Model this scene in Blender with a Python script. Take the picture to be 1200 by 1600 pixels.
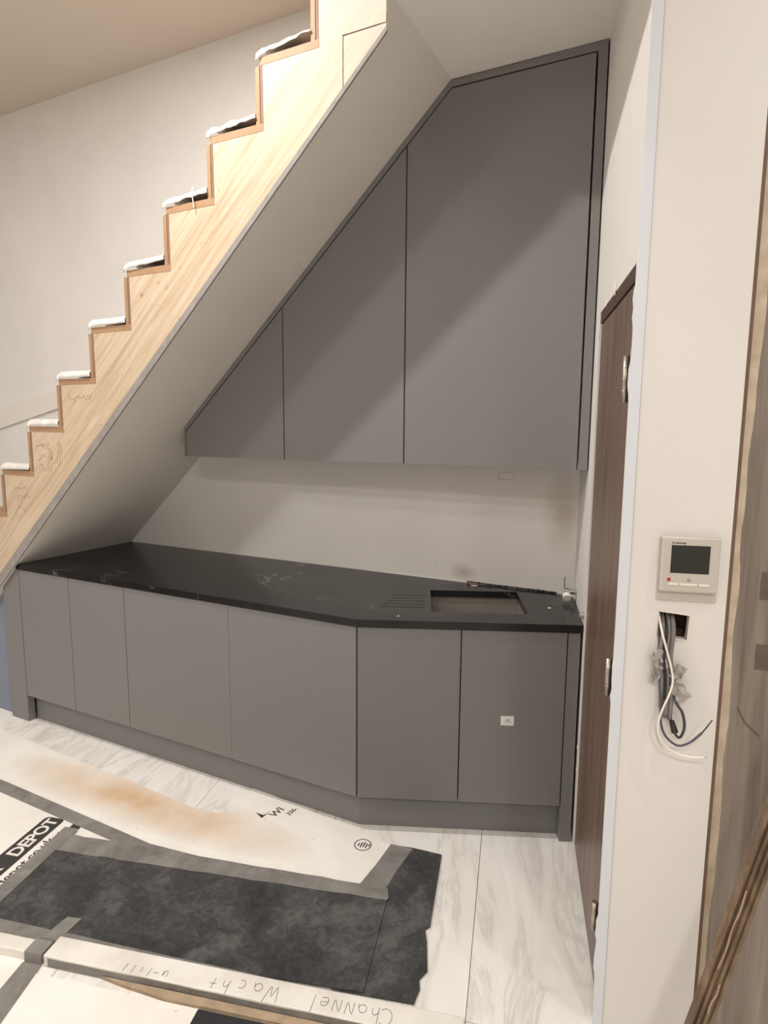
import bpy, bmesh, math, random
from mathutils import Matrix, Vector, noise
random.seed(7)
sc = bpy.context.scene
for o in list(bpy.data.objects):
    bpy.data.objects.remove(o)
COL = sc.collection

# ------------------------------------------------------------ camera, world, lamps, exposure
PITCH, ROLL, FPX = 0.1352, 0.0069, 968.6
fw = Vector((0, math.cos(PITCH), -math.sin(PITCH)))
up = Vector((0, math.sin(PITCH), math.cos(PITCH)))
rt = Vector((1, 0, 0))
cr = rt*math.cos(ROLL) + up*math.sin(ROLL)
cu = -rt*math.sin(ROLL) + up*math.cos(ROLL)
cd = bpy.data.cameras.new('camera')
cam = bpy.data.objects.new('camera', cd)
COL.objects.link(cam)
M = Matrix((cr, cu, -fw)).transposed().to_4x4()
M.translation = Vector((0, 0, 1.605))
cam.matrix_world = M
cd.sensor_fit = 'HORIZONTAL'
cd.sensor_width = 36.0
cd.lens = 36.0*FPX/1200.0
cd.clip_start = 0.02
sc.camera = cam

wd = bpy.data.worlds.new('world')
sc.world = wd
wd.use_nodes = True
wd.node_tree.nodes['Background'].inputs[0].default_value = (1.0, 0.93, 0.85, 1)
wd.node_tree.nodes['Background'].inputs[1].default_value = 0.05

WARM = (1.0, 0.98, 0.962)
def downlight_or_fill(loc, power, size=0.07, color=WARM, spread=180):
    l = bpy.data.lights.new('downlight_or_fill', 'AREA')
    l.shape = 'DISK'; l.size = size; l.energy = power; l.color = color
    l.spread = math.radians(spread)
    o = bpy.data.objects.new('downlight_or_fill', l)
    COL.objects.link(o)
    o.location = loc
    return o
downlight_or_fill((-1.04, 1.97, 3.565), 44, 0.07)
downlight_or_fill((1.30, 0.72, 2.925), 7, 0.04)
downlight_or_fill((-2.60, 1.20, 3.565), 12, 0.30)  # fill lamp added to lift the stair wall
downlight_or_fill((-0.50, -1.80, 3.565), 40, 0.30)  # fill added behind the viewer, tuned for overall brightness
downlight_or_fill((-2.90, 2.40, 3.565), 4, 0.20)  # weak fill added left of the stairs
downlight_or_fill((0.30, 0.50, 2.925), 4, 0.20)  # small fill added under the landing ceiling
downlight_or_fill((0.90, -1.50, 2.925), 27, 0.30)  # fill added to even out the thermostat wall and floor
downlight_or_fill((-3.50, 0.70, 3.565), 40, 0.30)  # fill added far left to brighten the left run of doors
sc.view_settings.view_transform = 'Standard'
sc.view_settings.look = 'None'
sc.view_settings.exposure = 0.06
sc.view_settings.gamma = 1.0
sc.view_settings.use_curve_mapping = False

# ------------------------------------------------------------ frames of the place
AL, BE, GA = 0.4639, 0.0627, 1.3615
def frame(x, y, ex, ey):
    m = Matrix(((ex[0], ey[0], 0, x), (ex[1], ey[1], 0, y), (0, 0, 1, 0), (0, 0, 0, 1)))
    return m
CX, CY = -0.1021, 2.2873
FA = frame(CX, CY, (math.cos(AL), -math.sin(AL)), (math.sin(AL), math.cos(AL)))   # along the back wall / left run
FB = frame(CX, CY, (math.cos(BE), -math.sin(BE)), (math.sin(BE), math.cos(BE)))   # along the sink run
FG = frame(0.7436, 2.2145, (math.sin(GA), -math.cos(GA)), (math.cos(GA), math.sin(GA)))  # x into the door wall, y along it
FT = FG.copy()        # thermostat wall, in its own drawing units
NK = Matrix.Translation((-0.0099, -0.0858, 0.0594)) @ Matrix.Diagonal((0.963, 0.963, 0.963, 1))
FW = Matrix.Identity(4)
BW = 0.737            # back wall offset
ZC, ZT, ZB = 0.8814, 0.852, 0.150
TV = -0.690           # thermostat wall plane in the door-wall frame
K = 0.930
def soff(s): return 0.8814 + K*(s + 2.0373)
ZL = 2.940            # landing soffit
ZR = 3.580            # room ceiling
SL = (ZL - 0.8814)/K - 2.0373

# ------------------------------------------------------------ materials
def lin(c):
    def f(v):
        v /= 255.0
        return v/12.92 if v <= 0.04045 else ((v+0.055)/1.055)**2.4
    return (f(c[0]), f(c[1]), f(c[2]), 1)
MATS = {}
class NT:
    def __init__(s, name):
        s.m = bpy.data.materials.new(name); s.m.use_nodes = True
        s.t = s.m.node_tree; s.b = s.t.nodes['Principled BSDF']
        MATS[name] = s.m
    def n(s, typ, **kw):
        x = s.t.nodes.new(typ)
        for k, v in kw.items():
            if k in x.inputs: x.inputs[k].default_value = v
            else: setattr(x, k, v)
        return x
    def l(s, a, b): s.t.links.new(a, b)
    def coord(s, scale=(1, 1, 1), rot=(0, 0, 0), loc=(0, 0, 0), src='Object'):
        c = s.n('ShaderNodeTexCoord'); mp = s.n('ShaderNodeMapping')
        mp.inputs['Scale'].default_value = scale; mp.inputs['Rotation'].default_value = rot; mp.inputs['Location'].default_value = loc
        s.l(c.outputs[src], mp.inputs['Vector']); return mp.outputs[0]
    def noise(s, vec, scale=5, detail=6, rough=0.55, dist=0.0):
        x = s.n('ShaderNodeTexNoise'); x.inputs['Scale'].default_value = scale
        x.inputs['Detail'].default_value = detail; x.inputs['Roughness'].default_value = rough
        x.inputs['Distortion'].default_value = dist
        s.l(vec, x.inputs['Vector']); return x.outputs['Fac']
    def ramp(s, fac, stops):
        r = s.n('ShaderNodeValToRGB'); e = r.color_ramp.elements
        while len(e) < len(stops): e.new(0.5)
        for i, (p, c) in enumerate(stops):
            e[i].position = p; e[i].color = c if len(c) == 4 else (*c, 1)
        s.l(fac, r.inputs[0]); return r.outputs[0]
    def mix(s, fac, a, b, mode='MIX'):
        x = s.n('ShaderNodeMix'); x.data_type = 'RGBA'; x.blend_type = mode
        if isinstance(fac, float): x.inputs[0].default_value = fac
        else: s.l(fac, x.inputs[0])
        for sock, v in ((x.inputs[6], a), (x.inputs[7], b)):
            if isinstance(v, tuple): sock.default_value = v
            else: s.l(v, sock)
        return x.outputs[2]
    def math(s, op, a, b=None, clamp=False):
        x = s.n('ShaderNodeMath'); x.operation = op; x.use_clamp = clamp
        for i, v in enumerate((a, b)):
            if v is None: continue
            if isinstance(v, (int, float)): x.inputs[i].default_value = v
            else: s.l(v, x.inputs[i])
        return x.outputs[0]
    def bump(s, h, strength=0.2, dist=0.002):
        b = s.n('ShaderNodeBump'); b.inputs['Strength'].default_value = strength; b.inputs['Distance'].default_value = dist
        s.l(h, b.inputs['Height']); s.l(b.outputs[0], s.b.inputs['Normal'])
    def out(s, col, rough=0.6, metal=0.0, spec=0.5):
        if isinstance(col, tuple): s.b.inputs['Base Color'].default_value = col
        else: s.l(col, s.b.inputs['Base Color'])
        s.b.inputs['Roughness'].default_value = rough; s.b.inputs['Metallic'].default_value = metal
        s.b.inputs['Specular IOR Level'].default_value = spec
        return s.m
def blob(s, vec, centre, radii, rotz=0.0):
    """soft elliptical mask with its centre in object space"""
    mp = s.n('ShaderNodeMapping'); mp.vector_type = 'TEXTURE'
    mp.inputs['Location'].default_value = centre; mp.inputs['Scale'].default_value = radii
    mp.inputs['Rotation'].default_value = (0, 0, rotz)
    s.l(vec, mp.inputs['Vector'])
    ln = s.n('ShaderNodeVectorMath'); ln.operation = 'LENGTH'; s.l(mp.outputs[0], ln.inputs[0])
    return s.math('SUBTRACT', 1.0, ln.outputs['Value'], True)

def simple(name, c, rough=0.6, metal=0.0, var=0.06, scale=6.0, bump=0.0, spec=0.5):
    s = NT(name); v = s.coord()
    a = lin(c); d = tuple(x*(1-var) for x in a[:3]) + (1,); e = tuple(min(1, x*(1+var)) for x in a[:3]) + (1,)
    f = s.noise(v, scale)
    s.out(s.ramp(f, [(0.3, d), (0.7, e)]), rough, metal, spec)
    if bump: s.bump(s.noise(v, scale*18, 3), bump, 0.002)
    return s.m

simple('plaster_warm', (226, 221, 215), 0.85, var=0.03, scale=2.0, bump=0.05)
simple('plaster_soffit', (232, 226, 217), 0.85, var=0.03, scale=2.5, bump=0.05)
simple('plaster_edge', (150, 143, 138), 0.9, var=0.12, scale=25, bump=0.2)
simple('landing_paint', (240, 235, 227), 0.85, var=0.02)
simple('ceiling_paint', (220, 207, 193), 0.9, var=0.02, scale=1.5)
simple('plaster_blue', (128, 134, 150), 0.85, var=0.05)
simple('corner_bead', (219, 220, 224), 0.6, var=0.02, scale=8)
simple('cab_grey', (125, 123, 121), 0.42, var=0.015, scale=60, bump=0.02, spec=0.35)
simple('carcass_dark', (16, 15, 15), 0.7)
simple('steel', (158, 150, 141), 0.42, 0.45, var=0.08, scale=20)
simple('chrome', (205, 200, 192), 0.22, 1.0, var=0.02)
simple('hinge_steel', (190, 178, 165), 0.35, 0.9, var=0.03)
simple('white_plastic', (238, 236, 230), 0.45, var=0.01)
simple('thermo_plastic', (196, 189, 177), 0.5, var=0.01)
simple('thermo_button', (236, 228, 212), 0.5, var=0.01)
simple('screen_dark', (42, 43, 38), 0.25, var=0.02)
simple('red_dot', (190, 22, 48), 0.5, var=0.01)
simple('ink_dark', (58, 54, 52), 0.8, var=0.15, scale=30)
simple('ink_black', (38, 38, 40), 0.8, var=0.2, scale=60)
simple('ink_white', (232, 226, 216), 0.8, var=0.02)
simple('pencil', (96, 88, 80), 0.9, var=0.1)
simple('pencil_faint', (176, 140, 104), 0.9, var=0.1)
simple('cable_white', (236, 228, 214), 0.5, var=0.01)
simple('cable_purple', (84, 76, 92), 0.5, var=0.05)
simple('cable_dark', (62, 58, 60), 0.5, var=0.1)
simple('conduit_grey', (128, 122, 120), 0.6, var=0.2, scale=40)
simple('sheath_black', (30, 28, 28), 0.5)
simple('scrap_tape', (172, 164, 158), 0.4, var=0.2, scale=50)
simple('brick_hole', (112, 84, 66), 0.95, var=0.6, scale=40, bump=0.6)
simple('plaster_crumb', (235, 224, 208), 0.9, var=0.05, scale=60)
simple('mdf_brown', (168, 132, 99), 0.65, var=0.08, scale=12)
simple('mdf_dark', (138, 106, 84), 0.7, var=0.08, scale=12)
simple('jamb_brown', (112, 86, 70), 0.7, var=0.12, scale=10)
simple('panel_patch', (104, 88, 78), 0.7, var=0.15, scale=30)
simple('door_head', (78, 58, 50), 0.55, var=0.1, scale=10)
simple('batten_raw', (170, 148, 122), 0.8, var=0.2, scale=20)
simple('sticker_white', (225, 222, 216), 0.6, var=0.02)
simple('grout', (150, 142, 132), 0.9)

# back wall: plaster with a brownish damp patch and faint smudges near the sink corner
s = NT('plaster_back'); v = s.coord()
base = s.ramp(s.noise(v, 2.0), [(0.3, lin((228, 224, 218))), (0.7, lin((236, 232, 227)))])
m1 = s.math('MULTIPLY', blob(s, v, (0.61, 0.737, 1.24), (0.09, 1.0, 0.20)), s.noise(v, 9.0), True)
base = s.mix(s.math('MULTIPLY', m1, 1.1, True), base, lin((150, 122, 92)))
m2 = s.math('MULTIPLY', blob(s, v, (0.17, 0.737, 0.93), (0.08, 1.0, 0.05)), s.noise(v, 25.0), True)
base = s.mix(s.math('MULTIPLY', m2, 1.0, True), base, lin((140, 128, 116)))
s.out(base, 0.85); s.bump(s.noise(v, 30, 3), 0.06)

# pale pine stringer: grain along the slope, knots, whiter towards the landing (plaster dust)
s = NT('pine'); ang = math.atan(K)
v0 = s.coord()
vr = s.coord((1, 1, 1), (0, ang, 0))
mps = s.n('ShaderNodeMapping'); mps.inputs['Scale'].default_value = (1.4, 1, 26); s.l(vr, mps.inputs['Vector']); vs = mps.outputs[0]
g1 = s.noise(vs, 1.6, 8, 0.6, 0.6)
col = s.ramp(g1, [(0.34, lin((180, 155, 126))), (0.5, lin((200, 179, 153))), (0.66, lin((211, 193, 170)))])
pt = s.noise(v0, 2.2, 4)
col = s.mix(s.math('MULTIPLY', pt, 0.35), col, lin((200, 174, 140)))
vor = s.n('ShaderNodeTexVoronoi'); vor.inputs['Scale'].default_value = 6.5
mpf = s.n('ShaderNodeMapping'); mpf.inputs['Scale'].default_value = (1, 0, 1.3); s.l(vr, mpf.inputs['Vector']); s.l(mpf.outputs[0], vor.inputs['Vector'])
kn = s.math('MULTIPLY', s.ramp(vor.outputs['Distance'], [(0.03, (1, 1, 1, 1)), (0.11, (0, 0, 0, 1))]), s.ramp(s.noise(v0, 3.3, 2), [(0.44, (0, 0, 0, 1)), (0.5, (1, 1, 1, 1))]))
col = s.mix(s.math('MULTIPLY', kn, 0.7), col, lin((146, 104, 66)))
vo2 = s.n('ShaderNodeTexVoronoi'); vo2.inputs['Scale'].default_value = 15.0; s.l(mpf.outputs[0], vo2.inputs['Vector'])
k2 = s.math('MULTIPLY', s.ramp(vo2.outputs['Distance'], [(0.03, (1, 1, 1, 1)), (0.10, (0, 0, 0, 1))]), s.ramp(s.noise(v0, 5, 2), [(0.4, (0, 0, 0, 1)), (0.5, (1, 1, 1, 1))]))
col = s.mix(s.math('MULTIPLY', k2, 0.6), col, lin((138, 98, 64)))
sx = s.n('ShaderNodeSeparateXYZ'); s.l(v0, sx.inputs[0])
dust = s.math('MULTIPLY', s.math('SUBTRACT', sx.outputs['Z'], 2.62, True), 2.6, True)
dust = s.math('MULTIPLY', dust, s.math('ADD', s.noise(v0, 7, 5), 0.25, True), True)
col = s.mix(dust, col, lin((198, 188, 176)))
s.out(col, 0.7); s.bump(g1, 0.15, 0.002)

# black worktop stone with sparse thin white veins
s = NT('black_stone'); v = s.coord()
nb_ = s.noise(v, 1.7, 8, 0.62, 1.2)
vein = s.ramp(s.math('ABSOLUTE', s.math('SUBTRACT', nb_, 0.5)), [(0.0, (1, 1, 1, 1)), (0.006, (0, 0, 0, 1))])
msk = s.ramp(s.noise(s.coord(loc=(3.1, 1.2, 0)), 2.6, 2), [(0.52, (0, 0, 0, 1)), (0.66, (1, 1, 1, 1))])
base = s.ramp(s.noise(v, 30, 4), [(0.3, (0.003, 0.0029, 0.0028, 1)), (0.75, (0.006, 0.0058, 0.0055, 1))])
dus = s.math('MULTIPLY', blob(s, v, (0.25, 0.22, 0.88), (1.0, 0.8, 3.0)), s.math('ADD', s.noise(v, 5, 6), 0.15), True)
base = s.mix(s.math('MULTIPLY', dus, 0.13), base, (0.30, 0.29, 0.27, 1))
s.out(s.mix(s.math('MULTIPLY', s.math('MULTIPLY', vein, msk), 0.4), base, (0.5, 0.48, 0.45, 1)), 0.2, 0.0, 0.22)

# white marble tile
s = NT('marble'); 
oi = s.n('ShaderNodeObjectInfo')
c0 = s.n('ShaderNodeTexCoord'); addv = s.n('ShaderNodeVectorMath'); addv.operation = 'ADD'
sc3 = s.n('ShaderNodeVectorMath'); sc3.operation = 'SCALE'; sc3.inputs['Scale'].default_value = 31.0
cmb = s.n('ShaderNodeCombineXYZ'); s.l(oi.outputs['Random'], cmb.inputs[0]); s.l(oi.outputs['Random'], cmb.inputs[1])
s.l(cmb.outputs[0], sc3.inputs[0]); s.l(c0.outputs['Object'], addv.inputs[0]); s.l(sc3.outputs[0], addv.inputs[1])
mp = s.n('ShaderNodeMapping'); mp.inputs['Scale'].default_value = (2.4, 0.75, 1.0); mp.inputs['Rotation'].default_value = (0, 0, 0.25)
s.l(addv.outputs[0], mp.inputs['Vector'])
n1 = s.noise(mp.outputs[0], 1.6, 9, 0.62, 1.4)
ve = s.ramp(s.math('ABSOLUTE', s.math('SUBTRACT', n1, 0.5)), [(0.0, (1, 1, 1, 1)), (0.035, (0.25, 0.25, 0.25, 1)), (0.12, (0, 0, 0, 1))])
base = s.ramp(s.noise(mp.outputs[0], 3, 5), [(0.3, lin((236, 231, 223))), (0.7, lin((246, 243, 237)))])
s.out(s.mix(s.math('MULTIPLY', ve, s.math('MULTIPLY', s.noise(mp.outputs[0], 5.0, 3), 0.5)), base, lin((128, 118, 106))), 0.28)

# floor protection sheet (white coated board), with an orange-brown dust stain on one of them
def paper(name, stain):
    s = NT(name); v = s.coord()
    base = s.ramp(s.noise(v, 3.5, 6), [(0.3, lin((232, 226, 216))), (0.65, lin((242, 238, 230)))])
    sp = s.ramp(s.noise(v, 55, 2), [(0.24, (1, 1, 1, 1)), (0.29, (0, 0, 0, 1))])
    base = s.mix(s.math('MULTIPLY', sp, 0.5), base, lin((130, 116, 100)))
    if stain:
        m = blob(s, v, (-1.78, -0.11, 0.0), (0.85, 0.16, 1.0), -0.21)
        m = s.math('MULTIPLY', s.math('POWER', m, 0.7), s.math('ADD', s.math('MULTIPLY', s.noise(v, 6, 6), 1.5), 0.05), True)
        base = s.mix(s.math('MULTIPLY', m, 0.85, True), base, lin((204, 160, 108)))
    s.out(base, 0.7); s.bump(s.noise(v, 6, 4), 0.25, 0.006)
    return s.m
paper('sheet_paper', False); paper('sheet_stained', True)

s = NT('mat_felt'); v = s.coord()
f1 = s.noise(v, 4.5, 8, 0.65, 0.8)
f2 = s.noise(v, 22, 6, 0.7, 1.5)
f1 = s.math('ADD', s.math('MULTIPLY', f1, 0.6), s.math('MULTIPLY', f2, 0.4))
col = s.ramp(f1, [(0.36, lin((40, 40, 41))), (0.5, lin((64, 63, 62))), (0.62, lin((94, 92, 89)))])
col = s.mix(s.math('MULTIPLY', s.ramp(s.noise(v, 90, 2), [(0.68, (0, 0, 0, 1)), (0.76, (1, 1, 1, 1))]), 0.3), col, lin((150, 145, 138)))
s.out(col, 0.95); s.bump(s.noise(v, 40, 5), 0.4, 0.004)

s = NT('duct_tape'); v = s.coord()
f1 = s.noise(s.coord((1, 1, 1)), 9, 6, 0.6, 1.0)
s.out(s.ramp(f1, [(0.3, lin((112, 108, 103))), (0.7, lin((146, 142, 136)))]), 0.5); s.bump(f1, 0.5, 0.004)

s = NT('board_white'); v = s.coord()
s.out(s.ramp(s.noise(v, 7, 6), [(0.3, lin((214, 206, 194))), (0.6, lin((234, 229, 220)))]), 0.65)

# brown wood veneers
def veneer(name, a, b, c, rough, sc_=(30, 30, 1.2)):
    s = NT(name); v = s.coord(sc_)
    f = s.noise(v, 1.4, 8, 0.6, 0.5)
    s.out(s.ramp(f, [(0.3, lin(a)), (0.5, lin(b)), (0.7, lin(c))]), rough); return s
veneer('door_veneer', (80, 60, 51), (108, 84, 72), (134, 108, 94), 0.38)
s = veneer('panel_veneer', (112, 98, 88), (140, 126, 114), (158, 146, 134), 0.5, (22, 22, 0.9))
veneer('moulding_wood', (88, 68, 52), (118, 96, 74), (146, 124, 98), 0.6, (18, 18, 6))
s = NT('tape_masking'); v = s.coord()
s.out(s.ramp(s.noise(v, 18, 6), [(0.3, lin((186, 166, 140))), (0.7, lin((214, 198, 174)))]), 0.8)

# thin white plastic dust film
s = NT('dust_film'); v = s.coord()
s.out(s.ramp(s.noise(v, 18, 5), [(0.3, lin((214, 206, 196))), (0.7, lin((240, 236, 230)))]), 0.4)
s.bump(s.noise(v, 35, 5), 0.6, 0.006)

# ------------------------------------------------------------ mesh helpers
def nbm(): return bmesh.new()
def box(bm, x0, x1, y0, y1, z0, z1, bev=0.0):
    vs = [bm.verts.new((x, y, z)) for z in (z0, z1) for y in (y0, y1) for x in (x0, x1)]
    for f in ((0, 2, 3, 1), (4, 5, 7, 6), (0, 1, 5, 4), (2, 6, 7, 3), (0, 4, 6, 2), (1, 3, 7, 5)):
        bm.faces.new([vs[i] for i in f])
    if bev:
        es = set(e for vv in vs for e in vv.link_edges)
        bmesh.ops.bevel(bm, geom=list(es), offset=bev, segments=2, affect='EDGES', profile=0.5)
    return bm
def prism(bm, pts, lo, hi, axis='z', bev=0.0):
    """polygon extruded: axis z -> pts are (x,y); axis y -> pts are (x,z); axis x -> pts are (y,z)"""
    def P(p, t):
        return (p[0], p[1], t) if axis == 'z' else ((p[0], t, p[1]) if axis == 'y' else (t, p[0], p[1]))
    a = [bm.verts.new(P(p, lo)) for p in pts]; b = [bm.verts.new(P(p, hi)) for p in pts]
    n = len(pts); nf = []
    nf.append(bm.faces.new(a)); nf.append(bm.faces.new(b[::-1]))
    for i in range(n):
        j = (i+1) % n
        nf.append(bm.faces.new((a[i], b[i], b[j], a[j])))
    bmesh.ops.recalc_face_normals(bm, faces=nf)
    if bev:
        es = set(e for vv in a+b for e in vv.link_edges)
        bmesh.ops.bevel(bm, geom=list(es), offset=bev, segments=2, affect='EDGES', profile=0.5)
    return bm
def holed(bm, outer, holes, lo, hi, axis='z'):
    def P(p, t):
        return (p[0], p[1], t) if axis == 'z' else ((p[0], t, p[1]) if axis == 'y' else (t, p[0], p[1]))
    es = []
    for lp in [outer]+holes:
        vs = [bm.verts.new(P(p, lo)) for p in lp]
        for i in range(len(vs)): es.append(bm.edges.new((vs[i], vs[(i+1) % len(vs)])))
    r = bmesh.ops.triangle_fill(bm, edges=es, use_beauty=True, use_dissolve=False)
    fs = [g for g in r['geom'] if isinstance(g, bmesh.types.BMFace)]
    e = bmesh.ops.extrude_face_region(bm, geom=fs)
    d = {'z': (0, 0, hi-lo), 'y': (0, hi-lo, 0), 'x': (hi-lo, 0, 0)}[axis]
    bmesh.ops.translate(bm, verts=[g for g in e['geom'] if isinstance(g, bmesh.types.BMVert)], vec=d)
    bmesh.ops.recalc_face_normals(bm, faces=bm.faces[:])
    return bm
def cyl(bm, p0, p1, r, seg=14, r2=None):
    p0 = Vector(p0); p1 = Vector(p1); d = p1-p0
    q = d.to_track_quat('Z', 'Y').to_matrix().to_4x4(); q.translation = (p0+p1)/2
    bmesh.ops.create_cone(bm, cap_ends=True, segments=seg, radius1=r, radius2=r if r2 is None else r2, depth=d.length, matrix=q)
    return bm
def catmull(pts, n=8):
    P = [Vector(p) for p in pts]; P = [2*P[0]-P[1]] + P + [2*P[-1]-P[-2]]; out = []
    for i in range(1, len(P)-2):
        for k in range(n):
            t = k/n; a, b, c, d = P[i-1], P[i], P[i+1], P[i+2]
            out.append(0.5*((2*b)+(-a+c)*t+(2*a-5*b+4*c-d)*t*t+(-a+3*b-3*c+d)*t**3))
    out.append(P[-2]); return out
def tube(bm, pts, r, seg=8, smooth=True, n=8):
    Q = catmull(pts, n) if smooth else [Vector(p) for p in pts]
    rings = []; nrm = None
    for i, p in enumerate(Q):
        t = (Q[min(i+1, len(Q)-1)]-Q[max(i-1, 0)]).normalized()
        if nrm is None:
            nrm = t.orthogonal().normalized()
        nrm = (nrm - t*nrm.dot(t)).normalized(); bi = t.cross(nrm)
        rr = r[min(i, len(r)-1)] if isinstance(r, (list, tuple)) else r
        rings.append([bm.verts.new(p+(nrm*math.cos(2*math.pi*k/seg)+bi*math.sin(2*math.pi*k/seg))*rr) for k in range(seg)])
    for a, b in zip(rings, rings[1:]):
        for k in range(seg):
            f = bm.faces.new((a[k], a[(k+1) % seg], b[(k+1) % seg], b[k])); f.smooth = True
    bm.faces.new(rings[0][::-1]); bm.faces.new(rings[-1])
    return bm
def text_bm(body, size, ux, uy, org, lift, bold=0.0, shear=0.0, spacing=1.0):
    """flat lettering laid out along ux / uy from org, with a hair of thickness"""
    cv = bpy.data.curves.new('lettering', 'FONT'); cv.body = body; cv.size = size
    cv.offset = bold; cv.shear = shear; cv.space_character = spacing; cv.resolution_u = 3
    to = bpy.data.objects.new('lettering', cv); COL.objects.link(to)
    dg = bpy.context.evaluated_depsgraph_get(); dg.update()
    me = to.evaluated_get(dg).to_mesh()
    bm = nbm(); ux = Vector(ux); uy = Vector(uy); org = Vector(org); n = ux.cross(uy)
    vs = [bm.verts.new(org + ux*v.co.x + uy*v.co.y + n*lift) for v in me.vertices]
    for p in me.polygons:
        try: bm.faces.new([vs[i] for i in p.vertices])
        except ValueError: pass
    to.evaluated_get(dg).to_mesh_clear()
    bpy.data.objects.remove(to); bpy.data.curves.remove(cv)
    return bm

def mesh_of(name, bm, mat, shift=None, smooth=False):
    if shift is not None: bmesh.ops.translate(bm, verts=bm.verts[:], vec=shift)
    me = bpy.data.meshes.new(name); bm.to_mesh(me); bm.free()
    me.materials.append(MATS[mat])
    if smooth:
        for p in me.polygons: p.use_smooth = True
    return me
def tag(o, label=None, cat=None, group=None, kind=None):
    if label: o['label'] = label
    if cat: o['category'] = cat
    if group: o['group'] = group
    if kind: o['kind'] = kind
    return o
def obj(name, bm, mat, F=FW, parent=None, smooth=False):
    """one mesh; its vertices are given in frame F"""
    if F is FT or (parent is not None and 'nook' in parent):
        bmesh.ops.transform(bm, matrix=NK, verts=bm.verts[:])
    if parent is None:
        cs = [v.co for v in bm.verts]
        base = Vector(((min(c.x for c in cs)+max(c.x for c in cs))/2, (min(c.y for c in cs)+max(c.y for c in cs))/2, min(c.z for c in cs)))
        o = bpy.data.objects.new(name, mesh_of(name, bm, mat, smooth=smooth))
        COL.objects.link(o); o.matrix_world = F
    else:
        o = bpy.data.objects.new(name, mesh_of(name, bm, mat, smooth=smooth))
        COL.objects.link(o); o.parent = parent
        if 'base' in parent: o.location = -Vector(parent['base'])
        if 'nook' in parent: o['nook'] = 1
    if F is FT: o['nook'] = 1
    return o
def thing(name, label, cat, F, base=(0, 0, 0), group=None, kind=None):
    o = bpy.data.objects.new(name, None); COL.objects.link(o)
    o.empty_display_size = 0.1
    if F is FT:
        base = tuple(NK @ Vector(base)); o['nook'] = 1
    o.matrix_world = F @ Matrix.Translation(base); o['base'] = base
    return tag(o, label, cat, group, kind)
def struct(name, bm, mat, F, label, cat):
    return tag(obj(name, bm, mat, F), label, cat, kind='structure')

# ------------------------------------------------------------ the shell
TU, TL = 0.6, 1.2
fl = struct('floor', box(nbm(), -4.9, 2.6, -4.6, 2.4, -0.06, -0.0085), 'grout', FG, 'white marble tiled floor with grey veining', 'floor')
tile_me = None
us = [-0.35 + TU*k for k in range(-7, 5)]
vs_ = [0.385 + TL*k for k in range(-4, 2)]
tile = None
for iu, u in enumerate(us):
    for v0 in vs_:
        if tile is None:
            bm = box(nbm(), -0.299, 0.299, -0.599, 0.599, -0.0085, 0.0, 0.0006)
            tile = bpy.data.objects.new('tile', mesh_of('tile', bm, 'marble')); t = tile
        else:
            t = tile.copy()
        COL.objects.link(t); t.parent = fl; t.location = (u+TU/2, v0+TL/2, 0)

wb = struct('wall_back', box(nbm(), -4.6, 0.690, BW, BW+0.12, 0, ZR), 'plaster_back', FA, 'off-white plastered wall behind the worktop and the stairs', 'wall')
obj('plaster_mark', box(nbm(), 0.0195, 0.0225, BW-0.0012, BW, 0.885, 1.004), 'plaster_crumb', parent=wb)
pm = nbm()
for a in ((0.326, 0.395, 1.409, 1.4105), (0.326, 0.395, 1.377, 1.3785), (0.326, 0.3275, 1.377, 1.41), (0.3935, 0.395, 1.377, 1.41)):
    box(pm, a[0], a[1], BW-0.0006, BW, a[2], a[3])
obj('pencil_marking', pm, 'pencil_faint', parent=wb)
sk = nbm()
prism(sk, [(-3.6, 1.655), (-2.30, 1.905), (-2.30, 1.79), (-3.6, 1.51)], BW-0.016, BW, 'y')
struct('trim_2', sk, 'plaster_soffit', FA, 'pale sloping skirting on the stair wall beside the lower steps', 'skirting')
wr = nbm()
box(wr, 0, 0.09, 0.004, 0.47, 0, ZL+0.6)
box(wr, 0, 0.09, -0.7245, 0.004, 2.004, ZL+0.6)
wrr = struct('wall_right', wr, 'plaster_warm', FG, 'cream plastered wall around the brown door', 'wall')
ZN, ZN1 = (0.0005-0.0594)/0.963, (ZL-0.0005-0.0594)/0.963
# thermostat wall: slab with a rough cable hole
wt = nbm()
hole = [(0.097, 1.083), (0.168, 1.079), (0.1705, 1.100), (0.172, 1.144), (0.140, 1.148), (0.0965, 1.151)]
holed(wt, [(0, ZN), (0.252, ZN), (0.252, ZN1), (0, ZN1)], [hole], TV, TV+0.026, 'y')
wtt = struct('wall_thermostat', wt, 'plaster_warm', FT, 'cream plastered narrow wall carrying the thermostat and the cable hole', 'wall')
wk = nbm(); box(wk, 0.095, 0.252, TV+0.0265, TV+0.2, ZN, 1.05); box(wk, 0.095, 0.252, TV+0.0265, TV+0.2, 1.18, ZN1)
box(wk, 0.095, 0.252, TV+0.085, TV+0.2, 1.05, 1.18)
obj('wall_core', wk, 'brick_hole', parent=wtt)
rim = nbm(); tube(rim, [(p[0], TV-0.001, p[1]) for p in hole]+[(hole[0][0], TV-0.001, hole[0][1])], 0.0022, 6, False)
obj('plaster_rim', rim, 'plaster_crumb', parent=wtt)
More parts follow.
